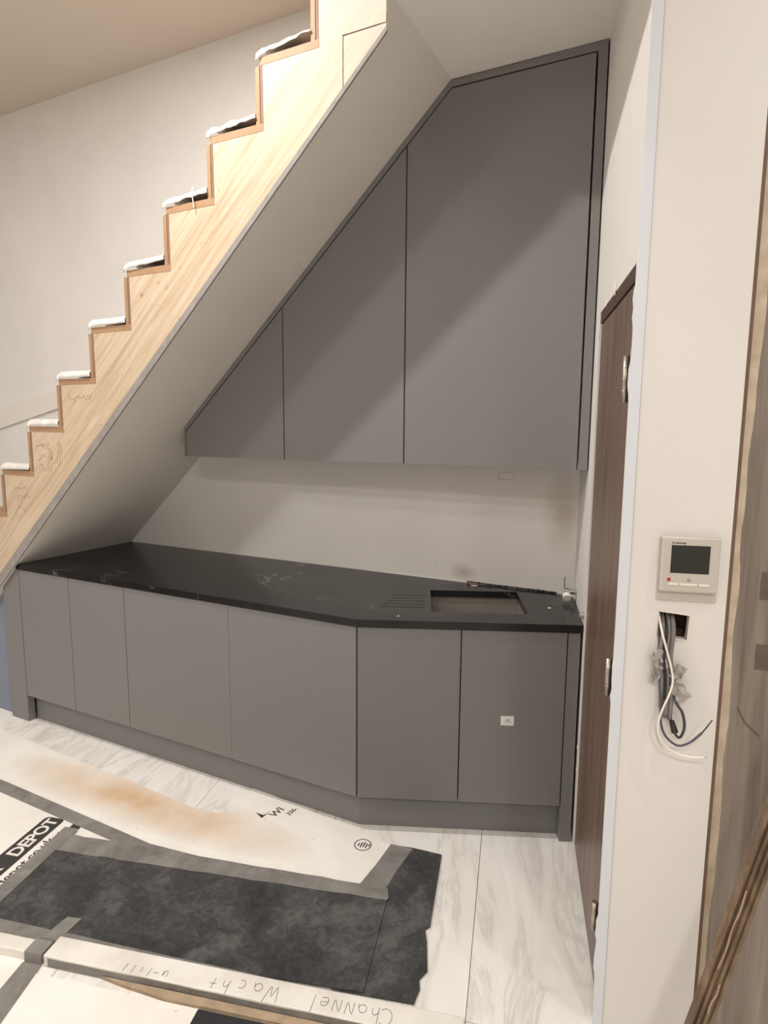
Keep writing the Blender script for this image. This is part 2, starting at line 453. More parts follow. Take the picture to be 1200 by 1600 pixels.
# corner bead with a ragged edge towards the door
lp = []; random.seed(3)
N = 150
for i in range(N+1):
    z = ZN+(ZN1-ZN)*i/N
    rag = 0.0
    for hz in (1.73, 1.90, 0.95, 0.235, 0.14): 
        rag += 0.007*math.exp(-((z-hz)/0.06)**2)*random.random()
    lp.append((-0.003 - rag, z))
tr1 = struct('trim_1', prism(nbm(), [(0.0228, ZN), (0.0228, ZN1)] + lp[::-1], TV-0.0025, TV, 'y'), 'corner_bead', FT, 'bluish white corner bead on the thermostat wall edge beside the door', 'trim')
obj('joint_shade_line', box(nbm(), 0.0229, 0.0240, TV-0.0006, TV, ZN, ZN1), 'plaster_edge', parent=tr1)  # grey strip paints the shade of the groove between bead and wall
# ceilings
struct('ceiling', box(nbm(), -4.4, 0.1, -3.2, 4.4, ZR, ZR+0.1), 'ceiling_paint', FW, 'beige upper ceiling above the stair wall', 'ceiling')
A2W = lambda s_, n_: (FA @ Vector((s_, n_, 0))).xy
p1 = A2W(SL, BW); p2 = A2W(SL, -0.018); rwc = (FG @ Vector((0.02, 0.46, 0))).xy
land = [tuple(p1), tuple(p2), (-0.0045, 2.215), (-0.0045, -3.2), (2.45, -3.2), (2.45, 2.2), tuple((FG @ Vector((0.05, 0.2, 0))).xy), tuple(rwc)]
struct('ceiling_landing', prism(nbm(), land, ZL, ZR+0.1, 'z'), 'landing_paint', FW, 'flat grey-white ceiling under the landing above the wall cabinet', 'ceiling')
struct('wall_left', box(nbm(), -4.5, -4.4, -3.2, 4.4, 0, ZR), 'plaster_warm', FW, 'cream wall far to the left of the stairs', 'wall')
struct('wall_rear', box(nbm(), -4.5, 2.5, -3.3, -3.2, 0, ZR), 'plaster_warm', FW, 'cream wall behind the viewer', 'wall')
struct('wall_side', box(nbm(), 2.45, 2.55, -3.2, 2.2, 0, ZL), 'plaster_warm', FW, 'cream wall far to the right', 'wall')
# wall under the foot of the stairs
us_ = nbm(); prism(us_, [(-3.0, 0), (-2.192, 0), (-2.192, soff(-2.192)-0.006), (-2.93, soff(-2.93)-0.006), (-3.0, 0.0)][:4], 0.028, 0.09, 'y')
struct('wall_understair', us_, 'plaster_blue', FA, 'blue-grey wall under the foot of the stairs', 'wall')

# brown door in the right wall
d1 = thing('door_1', 'dark brown wood veneer door beside the sink cabinet', 'door', FG, (0.02, -0.33, 0), kind='structure')
dl = obj('door_leaf', box(nbm(), 0.006, 0.046, -0.648, 0.0, 0.004, 1.962, 0.001), 'door_veneer', parent=d1)
obj('door_frame', box(nbm(), 0.002, 0.06, -0.7245, 0.002, 1.966, 2.002), 'door_head', parent=d1)
obj('door_jamb', box(nbm(), 0.0035, 0.06, -0.7245, -0.652, 0.0, 1.965), 'door_head', parent=d1)
for z0, z1 in ((1.672, 1.787), (0.896, 0.999), (0.196, 0.280)):
    h = nbm(); cyl(h, (-0.006, -0.640, z0), (-0.006, -0.640, z1), 0.0085, 16)
    for k in range(1, 4):
        zz = z0+(z1-z0)*k/4; cyl(h, (-0.006, -0.640, zz-0.0012), (-0.006, -0.640, zz+0.0012), 0.0089, 16)
    for p in h.faces: p.smooth = len(p.verts) == 4
    hg = obj('hinge', h, 'hinge_steel', parent=d1); hg['label'] = 'brushed steel butt hinge'
    obj('hinge_plate', box(nbm(), 0.0005, 0.0035, -0.662, -0.640, z0, z1), 'ink_black', parent=hg)
# plaster crumbs stuck along the door edges
random.seed(5)
for (u_, v_, z_, r_) in ((-0.001, 0.012, 1.93, .010), (-0.001, 0.010, 0.40, .006), (-0.001, 0.008, 0.31, .006), (-0.002, -0.34, 2.012, .012), (-0.001, -0.15, 2.008, .008)):
    b = nbm(); bmesh.ops.create_icosphere(b, subdivisions=2, radius=r_)
    for vv in b.verts: vv.co = Vector((vv.co.x*0.3+u_, vv.co.y*0.8+v_, vv.co.z*1.6+z_)) + noise.noise_vector(vv.co*200)*0.002
    obj('plaster_crumb', b, 'plaster_crumb', parent=wrr)

# ------------------------------------------------------------ staircase
st = thing('staircase', 'wooden staircase with pale pine stringer and brown plywood step edges', 'staircase', FA, (-1.9, 0.3, 0.7))
DS, DZ, S0, Z0 = 0.2412, 0.2215, -0.1385, 2.902
NS = 12
NF = -0.020
def inner(i): return (S0 - DS*i, Z0 - DZ*i)
pts = [(0.119, 2.915), (0.119, ZR-0.002), (S0, ZR-0.002)]
for i in range(NS):
    s_, z_ = inner(i); pts.append((s_, z_)); pts.append((s_-DS, z_))
sb, zb_ = inner(NS)
wood_bot = lambda s_: 2.903 + 0.9105*(s_-0.119)
pts2 = pts[:]
while pts2[-1][1] < wood_bot(pts2[-1][0])+0.05: pts2.pop()
pts2.append((pts2[-1][0], wood_bot(pts2[-1][0])))
# the main board stops at the sawn joint; the infill piece is separate
J = (-0.045, 2.917); JB = (-0.045, wood_bot(-0.045))
main = [(0.119, 2.917)] + pts2[1:] + [JB, J]
obj('stringer', prism(nbm(), main, NF, NF+0.030, 'y'), 'pine', parent=st)
obj('stringer_infill', prism(nbm(), [(J[0]+0.003, J[1]-0.004), (0.119, 2.913), (0.119, 2.905), (JB[0]+0.003, JB[1]+0.003)], NF+0.0015, NF+0.030, 'y'), 'pine', parent=st)
for i in range(9):
    s_, z_ = inner(i)
    obj('tread', prism(nbm(), [(s_, z_), (s_, z_+0.026), (s_-DS-0.012, z_+0.026), (s_-DS-0.012, z_)], NF-0.001, BW-0.002, 'y'), 'mdf_brown', parent=st)
    zt_ = z_+DZ if i else ZR-0.003
    obj('riser', box(nbm(), s_-0.034, s_-0.016, NF+0.001, BW-0.002, z_+0.027, zt_-0.001), 'mdf_brown', parent=st)
    obj('riser_edging', box(nbm(), s_-0.012, s_-0.0005, NF-0.0005, NF+0.035, z_+0.027, zt_-0.001), 'mdf_dark', parent=st)
# plastered soffit under the flight
zs0 = -3.02
so = prism(nbm(), [(zs0, soff(zs0)), (SL, ZL-0.0002), (SL-0.03, ZL+0.020), (zs0-0.03, soff(zs0)+0.033)], NF+0.006, BW-0.001, 'y')
obj('soffit', so, 'plaster_soffit', parent=st)['label'] = 'grey-white plastered underside of the stairs'
ed = prism(nbm(), [(zs0, soff(zs0)-0.004), (0.119, soff(0.119)-0.004), (0.124, soff(0.119)+0.006), (0.1195, wood_bot(0.119)-0.002), (zs0, wood_bot(zs0)-0.003)], NF-0.002, NF+0.0055, 'y')
obj('plaster_edge', ed, 'plaster_edge', parent=st)
# the slope runs on past the end of the stringer until it meets the landing ceiling
iA = FA.inverted(); q0 = iA @ Vector((-0.0045, 2.2135, 0)); nc = -(CX+SL*math.cos(AL)+0.0045)/math.sin(AL)
wg = nbm()
W4 = [wg.verts.new(p) for p in ((0.1205, NF+0.0058, soff(0.1205)), (SL, NF+0.0058, ZL-0.0003), (SL, nc, ZL-0.0003), (0.1205, NF+0.0058, ZL-0.0003))]
for f in ((0, 2, 1), (0, 1, 3), (1, 2, 3), (0, 3, 2)): wg.faces.new([W4[i] for i in f])
bmesh.ops.recalc_face_normals(wg, faces=wg.faces[:])
obj('soffit_return', wg, 'plaster_soffit', parent=st)
# pencil scribbles on the stringer
random.seed(11)
for (sa, za, w, n_) in ((-1.80, 1.505, 0.10, 9), (-1.79, 1.45, 0.06, 6), (-1.785, 1.40, 0.07, 6), (-2.0, 1.29, 0.10, 8), (-1.99, 1.245, 0.12, 10), (-1.53, 1.735, 0.15, 12), (-1.97, 1.18, 0.06, 2)):
    P = [(sa + w*k/n_ + random.uniform(-.006, .006), NF-0.0006, za + random.uniform(-.018, .018)) for k in range(n_+1)]
    obj('pencil_marking', tube(nbm(), P, 0.0009, 4, True, 5), 'pencil_faint', parent=st)
for k, (sa, za) in enumerate(((-1.70, 1.44), (-1.63, 1.47))):
    P = [(sa+0.030*math.cos(t*.55)*(.5+.4*math.sin(t)), NF-0.0006, za+0.055*math.sin(t*.55)) for t in range(0, 14)]
    obj('pencil_marking', tube(nbm(), P, 0.0009, 4, True, 5), 'pencil_faint', parent=st)

# dust films lying on the treads
for i in range(1, 9):
    s_, z_ = inner(i-1)[0], inner(i-1)[1]
    x0, x1 = s_-DS-0.024, s_-0.036
    bm = nbm(); nx = 26; random.seed(40+i)
    rag = 0.014 if i <= 3 else (0.008 if i == 4 else 0.0025)
    gap = 0.034 if i == 1 else (0.022 if i in (2, 3, 4) else 0.004)
    hgt = 0.044 if i <= 4 else 0.034
    rows = []
    for k in range(nx+1):
        t = k/nx; x = x0+(x1-x0)*t
        w1 = noise.noise(Vector((x*22, i*3.1, 0)))*rag; w2 = noise.noise(Vector((x*17, i*5.7, 4)))*rag
        lowz = z_+0.0285 + gap*max(0, t**1.3)*0.8 + abs(w1)*0.7
        if t < 0.06: lowz -= 0.012
        top = max(z_+0.0285+hgt*(0.75+0.25*t if i <= 4 else 1)+w2*0.6, lowz+0.004)
        fy = NF-0.008 + w1*0.35 if x > s_-DS-0.011 else NF-0.010
        rows.append([(x+0.006*(t > 0.9), fy, lowz), (x, fy+0.004, (lowz+top)/2+0.002), (x+0.012*(1-t)-0.010*t, fy+0.020, top), (x, fy+0.16, max(z_+0.031, top-0.028)), (x, 0.45, z_+0.031)])
    vv = [[bm.verts.new(p) for p in r] for r in rows]
    for a, b in zip(vv, vv[1:]):
        for k in range(4): bm.faces.new((a[k], b[k], b[k+1], a[k+1])).smooth = True
    words = ['topmost step, curled away over a dark gap', 'second step from the top', 'third step from the top, with a dangling thread', 'fourth step from the top', 'fifth step from the top',
             'sixth step from the top', 'seventh step from the top', 'lowest step in view, at the left edge']
    o = obj('dust_sheet', bm, 'dust_film', FA)
    m = o.modifiers.new('thickness', 'SOLIDIFY'); m.thickness = 0.0012
    tag(o, 'white plastic dust film on the ' + words[i-1], 'dust sheet', 'dust films on the stair treads')
th = nbm(); s3, z3 = inner(2)
tube(th, [(s3-0.098, NF-0.012, z3+0.075), (s3-0.099, NF-0.015, z3+0.045), (s3-0.096, NF-0.014, z3+0.02), (s3-0.095, NF-0.013, z3-0.002)], 0.0022, 6)
tag(obj('plastic_thread', th, 'white_plastic', FA), 'thin white strip dangling from the third step over the stringer', 'strip')

# ------------------------------------------------------------ base cabinets
G = 0.0017
def carcass(parent, F, poly, z0, z1, top_open=True):
    """boards round the plan polygon; the first edge is the open front"""
    bm = nbm(); prism(bm, poly, z0, z0+0.018, 'z')
    n = len(poly)
    ctr = Vector((sum(p[0] for p in poly)/n, sum(p[1] for p in poly)/n))
    for i in range(1, n):
        a = Vector(poly[i]); b = Vector(poly[(i+1) % n]); d = (b-a).normalized(); nn = Vector((-d.y, d.x))
        if nn.dot(ctr-a) < 0: nn = -nn
        a2 = a+d*0.0; b2 = b-d*0.0
        prism(bm, [tuple(a2), tuple(b2), tuple(b2+nn*0.018), tuple(a2+nn*0.018)], z0+0.0181, z1, 'z')
    a, b = Vector(poly[0]), Vector(poly[1]); d = (b-a).normalized()
    prism(bm, [tuple(a+d*.019), tuple(b-d*.019), tuple(b-d*.019+Vector((0, .08))), tuple(a+d*.019+Vector((0, .08)))], z1-0.018, z1, 'z')
    return obj('carcass', bm, 'carcass_dark', parent=parent)
def leaf(parent, s0, s1, gl=G, gr=G, z0=ZB, z1=ZT-0.003):
    return obj('door', box(nbm(), s0+gl, s1-gr, 0.0, 0.020, z0, z1, 0.0008), 'cab_grey', parent=parent)
L0, L1, L2, L3 = -2.0445, -1.6532, -1.2603, -0.6293
lf = thing('filler_panel', 'grey upright end panel at the stair foot end of the base cabinets', 'panel', FA, (-2.115, 0.01, 0))
obj('panel', prism(nbm(), [(-2.188, 0.001), (L0-0.003, 0.001), (L0-0.003, ZT-0.004), (soff(0)*0 + (-2.0373+(ZT-0.004-0.8814)/K)+0.005, ZT-0.004), (-2.188, soff(-2.188)-0.008)], 0.0, 0.040, 'y'), 'cab_grey', parent=lf)
c1 = thing('base_cabinet', 'narrow two-door grey base cabinet next to the stair foot', 'cabinet', FA, (-1.65, 0.3, 0), 'grey base cabinets')
carcass(c1, FA, [(L0+0.006, 0.022), (L2-0.002, 0.022), (L2-0.002, BW-0.006), (L0+0.006, BW-0.006)], ZB, ZT-0.004)
leaf(c1, L0, L1); leaf(c1, L1, L2)
c2 = thing('base_cabinet', 'wide two-door grey base cabinet in the middle under the black worktop', 'cabinet', FA, (-0.65, 0.3, 0), 'grey base cabinets')
carcass(c2, FA, [(L2+0.002, 0.022), (-0.012, 0.022), (-0.155, BW-0.006), (L2+0.002, BW-0.006)], ZB, ZT-0.004)
leaf(c2, L2, L3, G, 0.0006); leaf(c2, L3, 0.0, 0.0006, 0.0025)
R0, R1, R2 = 0.3998, 0.7964, 0.8480
c3 = thing('base_cabinet', 'two-door grey sink cabinet with a white sticker on its right door', 'cabinet', FB, (0.4, 0.3, 0), 'grey base cabinets')
carcass(c3, FB, [(0.012, 0.022), (R1-0.004, 0.022), (R1-0.004, 0.44), (0.172, 0.70)], ZB, ZT-0.004)
leaf(c3, 0.0, R0, 0.0045, 0.0022); dr = leaf(c3, R0, R1, 0.0022, 0.0024)
stk = obj('sticker', box(nbm(), 0.557, 0.607, -0.0006, 0.0, 0.474, 0.512), 'sticker_white', parent=dr)
stk['label'] = 'small white sticker with faint pen marks'
sm = nbm(); tube(sm, [(0.572, -0.0010, 0.484), (0.580, -0.0010, 0.500), (0.584, -0.0010, 0.490), (0.590, -0.0010, 0.502), (0.588, -0.0010, 0.486), (0.598, -0.0010, 0.490)], 0.0007, 4)
obj('pen_mark', sm, 'conduit_grey', parent=c3)
rf = thing('filler_panel', 'slim grey upright end panel between the sink cabinet and the brown door', 'panel', FB, (0.822, 0.01, 0))
obj('panel', box(nbm(), R1+0.0022, R2-0.006, 0.0, 0.020, 0.001, ZT-0.004, 0.0006), 'cab_grey', parent=rf)
obj('return_panel', box(nbm(), R1+0.0022, R1+0.020, 0.0202, 0.10, 0.001, ZT-0.004), 'cab_grey', parent=rf)
PY = 0.048; half = (AL-BE)/2
pc_a = (-PY*math.tan(half), PY)
pl1 = thing('plinth', 'long recessed grey plinth under the left run of base cabinets', 'plinth', FA, (-1.0, 0.055, 0), 'cabinet plinths')
q = pc_a[0]; q2 = -(PY+0.016)*math.tan(half)
obj('plinth_board', prism(nbm(), [(L0+0.001, PY), (q, PY), (q2, PY+0.016), (L0+0.001, PY+0.016)], 0.001, ZB-0.001, 'z'), 'cab_grey', parent=pl1)
pl2 = thing('plinth', 'short recessed grey plinth under the sink cabinet', 'plinth', FB, (0.4, 0.055, 0), 'cabinet plinths')
obj('plinth_board', prism(nbm(), [(-q+0.0005, PY), (R1+0.001, PY), (R1+0.001, PY+0.016), (-q2+0.0005, PY+0.016)], 0.001, ZB-0.001, 'z'), 'cab_grey', parent=pl2)

# worktop: one slab bent at the corner, cut out for the sink
wt_ = thing('worktop', 'black stone worktop with fine white veins and a sink cut-out', 'worktop', FA, (-0.6, 0.35, ZT))
inv = FA.inverted()
def BtoA(s_, n_): return tuple((inv @ FB @ Vector((s_, n_, 0))).xy)
def GtoA(u_, v_): return tuple((inv @ FG @ Vector((u_, v_, 0))).xy)
OV = 0.006
cor = (OV*math.tan(half), -OV)
outer = [(-2.063+0.006, -OV), cor, BtoA(0.849, -OV), GtoA(-0.004, 0.06), GtoA(-0.005, 0.40), (0.655, BW-0.003), (-2.031, BW-0.003)]
sk_c = [(0.286, 0.118), (0.668, 0.118), (0.668, 0.452), (0.286, 0.452)]
holeA = [BtoA(*p) for p in sk_c]
sl = nbm(); holed(sl, outer, [holeA], ZT, ZC, 'z')
obj('slab', sl, 'black_stone', parent=wt_)
for k in range(5):
    n_ = 0.175+0.045*k
    g = nbm(); a, b = BtoA(0.075+0.012*k, n_-0.003), BtoA(0.262, n_-0.003); c_, d_ = BtoA(0.262, n_+0.003), BtoA(0.075+0.012*k, n_+0.003)
    prism(g, [a, b, c_, d_], ZC, ZC+0.0004, 'z'); obj('drainer_groove', g, 'carcass_dark', parent=wt_)
th_ = BtoA(0.49, 0.548)
tc = nbm(); cyl(tc, (*th_, ZC), (*th_, ZC+0.0015), 0.017, 24); obj('tap_hole_cover', tc, 'scrap_tape', parent=wt_)
# undermounted sink
sk2 = thing('sink', 'stainless steel undermount sink bowl set into the black worktop', 'sink', FB, (0.477, 0.285, 0.66))
bw_ = nbm()
X0, X1, Y0, Y1, zt0, zb0, tk = 0.276, 0.678, 0.108, 0.462, ZT-0.0012, 0.665, 0.0015
for (a, b, c_, d_) in ((X0-tk, X0, Y0-tk, Y1+tk), (X1, X1+tk, Y0-tk, Y1+tk), (X0, X1, Y0-tk, Y0), (X0, X1, Y1, Y1+tk)): box(bw_, a, b, c_, d_, zb0, zt0)
box(bw_, X0-tk, X1+tk, Y0-tk, Y1+tk, zb0-tk, zb0)
obj('bowl', bw_, 'steel', parent=sk2)
dr_ = nbm(); cyl(dr_, (0.477, 0.30, zb0), (0.477, 0.30, zb0+0.003), 0.045, 28); cyl(dr_, (0.477, 0.30, zb0+0.003), (0.477, 0.30, zb0+0.006), 0.03, 24)
obj('drain', dr_, 'chrome', parent=sk2)

# bits on the worktop near the sink
db_ = nbm(); random.seed(9)
P = [(0.19+0.052*k, BW-0.007+random.uniform(-.003, .003), ZC+0.006+random.uniform(-.001, .002)) for k in range(9)]
tube(db_, P, [0.0045*random.uniform(.6, 1.1) for _ in range(80)], 7)
tag(obj('sealant_strip', db_, 'sheath_black', FA), 'ragged dark strip along the wall joint behind the sink', 'strip')
for k, (sa, na_, l_, lab) in enumerate(((0.20, BW-0.034, 0.05, 'short brown offcut lying against the wall behind the sink'), )):
    b = nbm(); box(b, sa, sa+l_, na_, na_+0.010, ZC+0.0005, ZC+0.010, 0.002)
    tag(obj('offcut', b, 'jamb_brown', FA), lab, 'offcut')
for (s_, n_, r_, lab) in ((0.158, 0.045, 0.004, 'tiny white crumb on the worktop left of the sink'), (0.765, 0.20, 0.006, 'white plaster crumb on the worktop right of the sink')):
    b = nbm(); bmesh.ops.create_icosphere(b, subdivisions=1, radius=r_)
    for vv in b.verts: vv.co = Vector((vv.co.x*1.3+s_, vv.co.y+n_, vv.co.z*0.6+ZC+r_*0.5))
    tag(obj('crumb', b, 'plaster_crumb', FB), lab, 'crumb')
# pipe tails by the door
pp = thing('pipe_tail', 'chrome pipe with a white round cap sticking out of the wall behind the worktop', 'pipe', FG, (-0.02, 0.30, 0.9))
b = nbm(); cyl(b, (-0.001, 0.335, 0.925), (-0.045, 0.335, 0.925), 0.011, 16); obj('pipe', b, 'chrome', parent=pp)
b = nbm(); cyl(b, (-0.030, 0.335, 0.925), (-0.048, 0.335, 0.925), 0.0155, 16); obj('nut', b, 'chrome', parent=pp)
b = nbm(); cyl(b, (-0.040, 0.325, 0.912), (-0.040, 0.308, 0.902), 0.017, 20); obj('cap', b, 'white_plastic', parent=pp)
b = nbm(); tube(b, [(-0.046, 0.338, 0.93), (-0.050, 0.340, 0.955), (-0.050, 0.340, 0.985)], 0.0018, 6); obj('pin', b, 'sheath_black', parent=pp)
pp2 = thing('pipe_tail', 'short clear plastic pipe stub beside the door at the worktop end', 'pipe', FG, (-0.01, 0.03, 0.9))
b = nbm(); cyl(b, (0.0, 0.030, 0.915), (-0.016, 0.030, 0.915), 0.010, 14); obj('pipe', b, 'scrap_tape', parent=pp2)
b = nbm(); cyl(b, (-0.0025, 0.030, 0.915), (-0.006, 0.030, 0.915), 0.014, 14); obj('nut', b, 'chrome', parent=pp2)

# ------------------------------------------------------------ wall cabinet
U = 0.430
wc = thing('wall_cabinet', 'tall grey three-door wall cabinet cut to the slope of the stairs', 'cabinet', FA, (-0.25, 0.58, 1.451))
ZU = 1.451
oa, ob, oc = (-1.264, 1.599), (0.171, 2.933), (0.752, 2.936)
ia, ib, ic = (-1.2544, 1.5791), (0.179, 2.911), (0.7179, 2.909)
kk = (ib[1]-ia[1])/(ib[0]-ia[0])
lineI = lambda s_: ia[1]+kk*(s_-ia[0])
def fas(name, pts): return obj(name, prism(nbm(), pts, U, U+0.022, 'y'), 'cab_grey', parent=wc)
fas('fascia', [oa, ob, ib, ia])
fas('fascia', [ob, oc, (oc[0], ic[1]), ic, ib])
fas('fascia', [(ic[0]+0.0025, ZU), (oc[0], ZU), (oc[0], ic[1]-0.0002), (ic[0]+0.0025, ic[1]-0.0002)])
fas('fascia', [(oa[0], ZU), (ia[0], ZU), (ia[0], ia[1]-0.0002), oa])
g2 = 0.006
def udoor(a, b, pts): return obj('door', prism(nbm(), pts, U+0.0005, U+0.022, 'y', 0.0006), 'cab_grey', parent=wc)
u1, u2 = -0.6331, -0.0085
dz = g2*math.sqrt(1+kk*kk)
u0 = ia[0]+g2*0.8
udoor(0, 0, [(u0, ZU), (u1-g2/2, ZU), (u1-g2/2, lineI(u1-g2/2)-dz), (u0, lineI(u0)-dz)])
udoor(0, 0, [(u1+g2/2, ZU), (u2-g2/2, ZU), (u2-g2/2, lineI(u2-g2/2)-dz), (u1+g2/2, lineI(u1+g2/2)-dz)])
sx_ = (ic[1]-g2-ia[1]+dz)/kk+ia[0]
udoor(0, 0, [(u2+g2/2, ZU), (ic[0]-g2*0.75, ZU), (ic[0]-g2*0.75, ic[1]-g2*0.8), (sx_, ic[1]-g2*0.8), (u2+g2/2, lineI(u2+g2/2)-dz)])
cb = nbm()
prism(cb, [(oa[0]+0.004, ZU+0.004), (0.66, ZU+0.004), (0.66, oc[1]-0.02), (ob[0], ob[1]-0.02), (oa[0]+0.004, oa[1]-0.012)], U+0.028, BW-0.004, 'y')
obj('carcass', cb, 'carcass_dark', parent=wc)
obj('bottom_panel', box(nbm(), oa[0]+0.004, 0.66, U+0.0225, BW-0.004, ZU+0.0005, ZU+0.0035), 'cab_grey', parent=wc)

# ------------------------------------------------------------ thermostat and cables
tm = thing('thermostat', 'beige wall thermostat with dark square display above the cable hole', 'thermostat', FT, (0.157, TV, 1.19))
obj('back_plate', box(nbm(), 0.0885, 0.2265, TV-0.006, TV, 1.181, 1.342, 0.002), 'thermo_plastic', parent=tm)
bm = nbm(); box(bm, 0.092, 0.2245, TV-0.021, TV-0.006, 1.207, 1.345, 0.004)
obj('body', bm, 'thermo_plastic', parent=tm)
scn = obj('screen', box(nbm(), 0.113, 0.201, TV-0.0216, TV-0.0205, 1.2555, 1.325), 'screen_dark', parent=tm)
for a, b in ((0.1110, 0.1335), (0.1375, 0.1765), (0.1805, 0.2030)):
    obj('button', box(nbm(), a, b, TV-0.0230, TV-0.0205, 1.2250, 1.2305, 0.0006), 'thermo_button', parent=tm)
obj('indicator', box(nbm(), 0.1075, 0.1150, TV-0.0216, TV-0.0205, 1.2345, 1.2425), 'red_dot', parent=tm)['label'] = 'small red square indicator'
pw = nbm()
tube(pw, [(0.1572+0.0032*math.sin(t), TV-0.0212, 1.2385+0.0032*math.cos(t)) for t in [0.5+5.28*k/14 for k in range(15)]], 0.0006, 5, False)
box(pw, 0.1568, 0.1576, TV-0.0215, TV-0.0208, 1.2390, 1.2425)
obj('power_symbol', pw, 'ink_dark', parent=tm)
lg = text_bm('warmup', 0.0075, (1, 0, 0), (0, 0, 1), (0.1205, TV-0.0211, 1.3285), 0.0003, 0.0002)
prism(lg, [(0.1135, 1.3285), (0.1185, 1.3285), (0.1160, 1.3335)], TV-0.0214, TV-0.0210, 'y')
obj('logo', lg, 'ink_dark', parent=tm)

def cable(name, P, r, mat, lab, tip=None, tipmat=None, seg=8):
    bm = nbm(); tube(bm, P, r, seg)
    t = thing(name, lab, 'cable', FT, (P[0][0], P[0][1], P[-1][2]), 'cables hanging from the wall hole')
    obj('sheath', bm, mat, parent=t)
    if tip: obj('tip', tube(nbm(), tip, r*0.55, 6, False), tipmat, parent=t)
    return t
T = TV
wcab = [(0.108, T+0.050, 1.155), (0.101, T+0.008, 1.138), (0.105, T-0.020, 1.102), (0.116, T-0.028, 1.062), (0.130, T-0.030, 1.013), (0.135, T-0.032, 0.980), (0.128, T-0.034, 0.945), (0.113, T-0.036, 0.901), (0.107, T-0.036, 0.866), (0.113, T-0.036, 0.832), (0.137, T-0.040, 0.804), (0.176, T-0.046, 0.793), (0.217, T-0.050, 0.797)]
cable('cable', wcab, 0.0027, 'cable_white', 'thin white cable curling out of the wall hole', [(0.217, T-0.050, 0.797), (0.222, T-0.050, 0.799)], 'chrome')
dcab = [(0.113, T+0.055, 1.150), (0.103, T+0.006, 1.115), (0.107, T-0.010, 1.002), (0.113, T-0.020, 0.918), (0.115, T-0.028, 0.867), (0.128, T-0.034, 0.834), (0.155, T-0.040, 0.817), (0.181, T-0.044, 0.830), (0.206, T-0.048, 0.860)]
cable('cable', dcab, 0.0030, 'cable_purple', 'purple-grey cable hooking up to the right under the wall hole', [(0.206, T-0.048, 0.860), (0.217, T-0.050, 0.880), (0.226, T-0.052, 0.898)], 'cable_dark')
lcab = [(0.140, T+0.055, 1.140), (0.128, T-0.004, 1.080), (0.131, T-0.012, 0.975), (0.149, T-0.020, 0.922), (0.164, T-0.026, 0.898), (0.170, T-0.030, 0.865), (0.165, T-0.030, 0.840), (0.157, T-0.030, 0.834), (0.147, T-0.026, 0.848), (0.143, T-0.020, 0.866)]
cable('cable', lcab, 0.0034, 'cable_dark', 'dark grey cable looped back on itself below the wall hole')
b = nbm(); cyl(b, (0.150, T-0.027, 0.844), (0.142, T-0.018, 0.872), 0.0085, 12, 0.006)
tag(obj('cable_ferrule', b, 'sheath_black', FT), 'stubby black sleeve on the looped cable end', 'sleeve')
cnames = ['grey flexible conduit at the left of the bundle from the wall hole', 'grey flexible conduit in the middle of the bundle from the wall hole', 'dull grey conduit at the right of the bundle from the wall hole', 'thin black cable running down through the conduit bundle']
for k, (x, y, zb2, r, mt) in enumerate(((0.1105, 0.004, 0.905, 0.0055, 'conduit_grey'), (0.122, 0.005, 0.878, 0.0065, 'conduit_grey'), (0.134, 0.004, 0.872, 0.006, 'conduit_grey'), (0.117, 0.014, 0.93, 0.003, 'sheath_black'))):
    P = [(x+0.004, T+0.055, 1.150), (x, T-0.002-y, 1.105), (x-0.004, T-0.008-y, 1.04), (x+0.003, T-0.010-y, 0.98), (x+0.004, T-0.010-y, zb2)]
    cable('conduit' if k < 3 else 'cable', P, r, mt, cnames[k])
random.seed(21)
for (x, z, w, h, rot, dep, lab) in ((0.103, 1.030, 0.030, 0.050, 0.35, 0.014, 'crumpled grey tape scrap on the upper left of the cable bundle'), (0.148, 1.000, 0.026, 0.040, -0.5, 0.014, 'torn grey tape scrap on the right of the cable bundle'),
                                  (0.155, 0.950, 0.036, 0.050, 0.6, 0.016, 'clear tape tail hanging at the lower right of the cable bundle'), (0.096, 0.985, 0.022, 0.040, -0.3, 0.010, 'thin clear tape scrap at the left of the cable bundle')):
    bm = nbm(); n_ = 5; vv = []
    for i in range(n_+1):
        row = []
        for j in range(n_+1):
            a = (i/n_-.5)*w; c_ = (j/n_-.5)*h
            px_ = x+a*math.cos(rot)-c_*math.sin(rot); pz = z+a*math.sin(rot)+c_*math.cos(rot)
            row.append(bm.verts.new((px_+random.uniform(-.002, .002), T-dep-0.006+random.uniform(-.006, .006), pz+random.uniform(-.002, .002))))
        vv.append(row)
    for i in range(n_):
        for j in range(n_): bm.faces.new((vv[i][j], vv[i+1][j], vv[i+1][j+1], vv[i][j+1]))
    o = obj('tape_scrap', bm, 'scrap_tape', FT); m = o.modifiers.new('thickness', 'SOLIDIFY'); m.thickness = 0.0006
    tag(o, lab, 'tape', 'tape scraps on the cables')

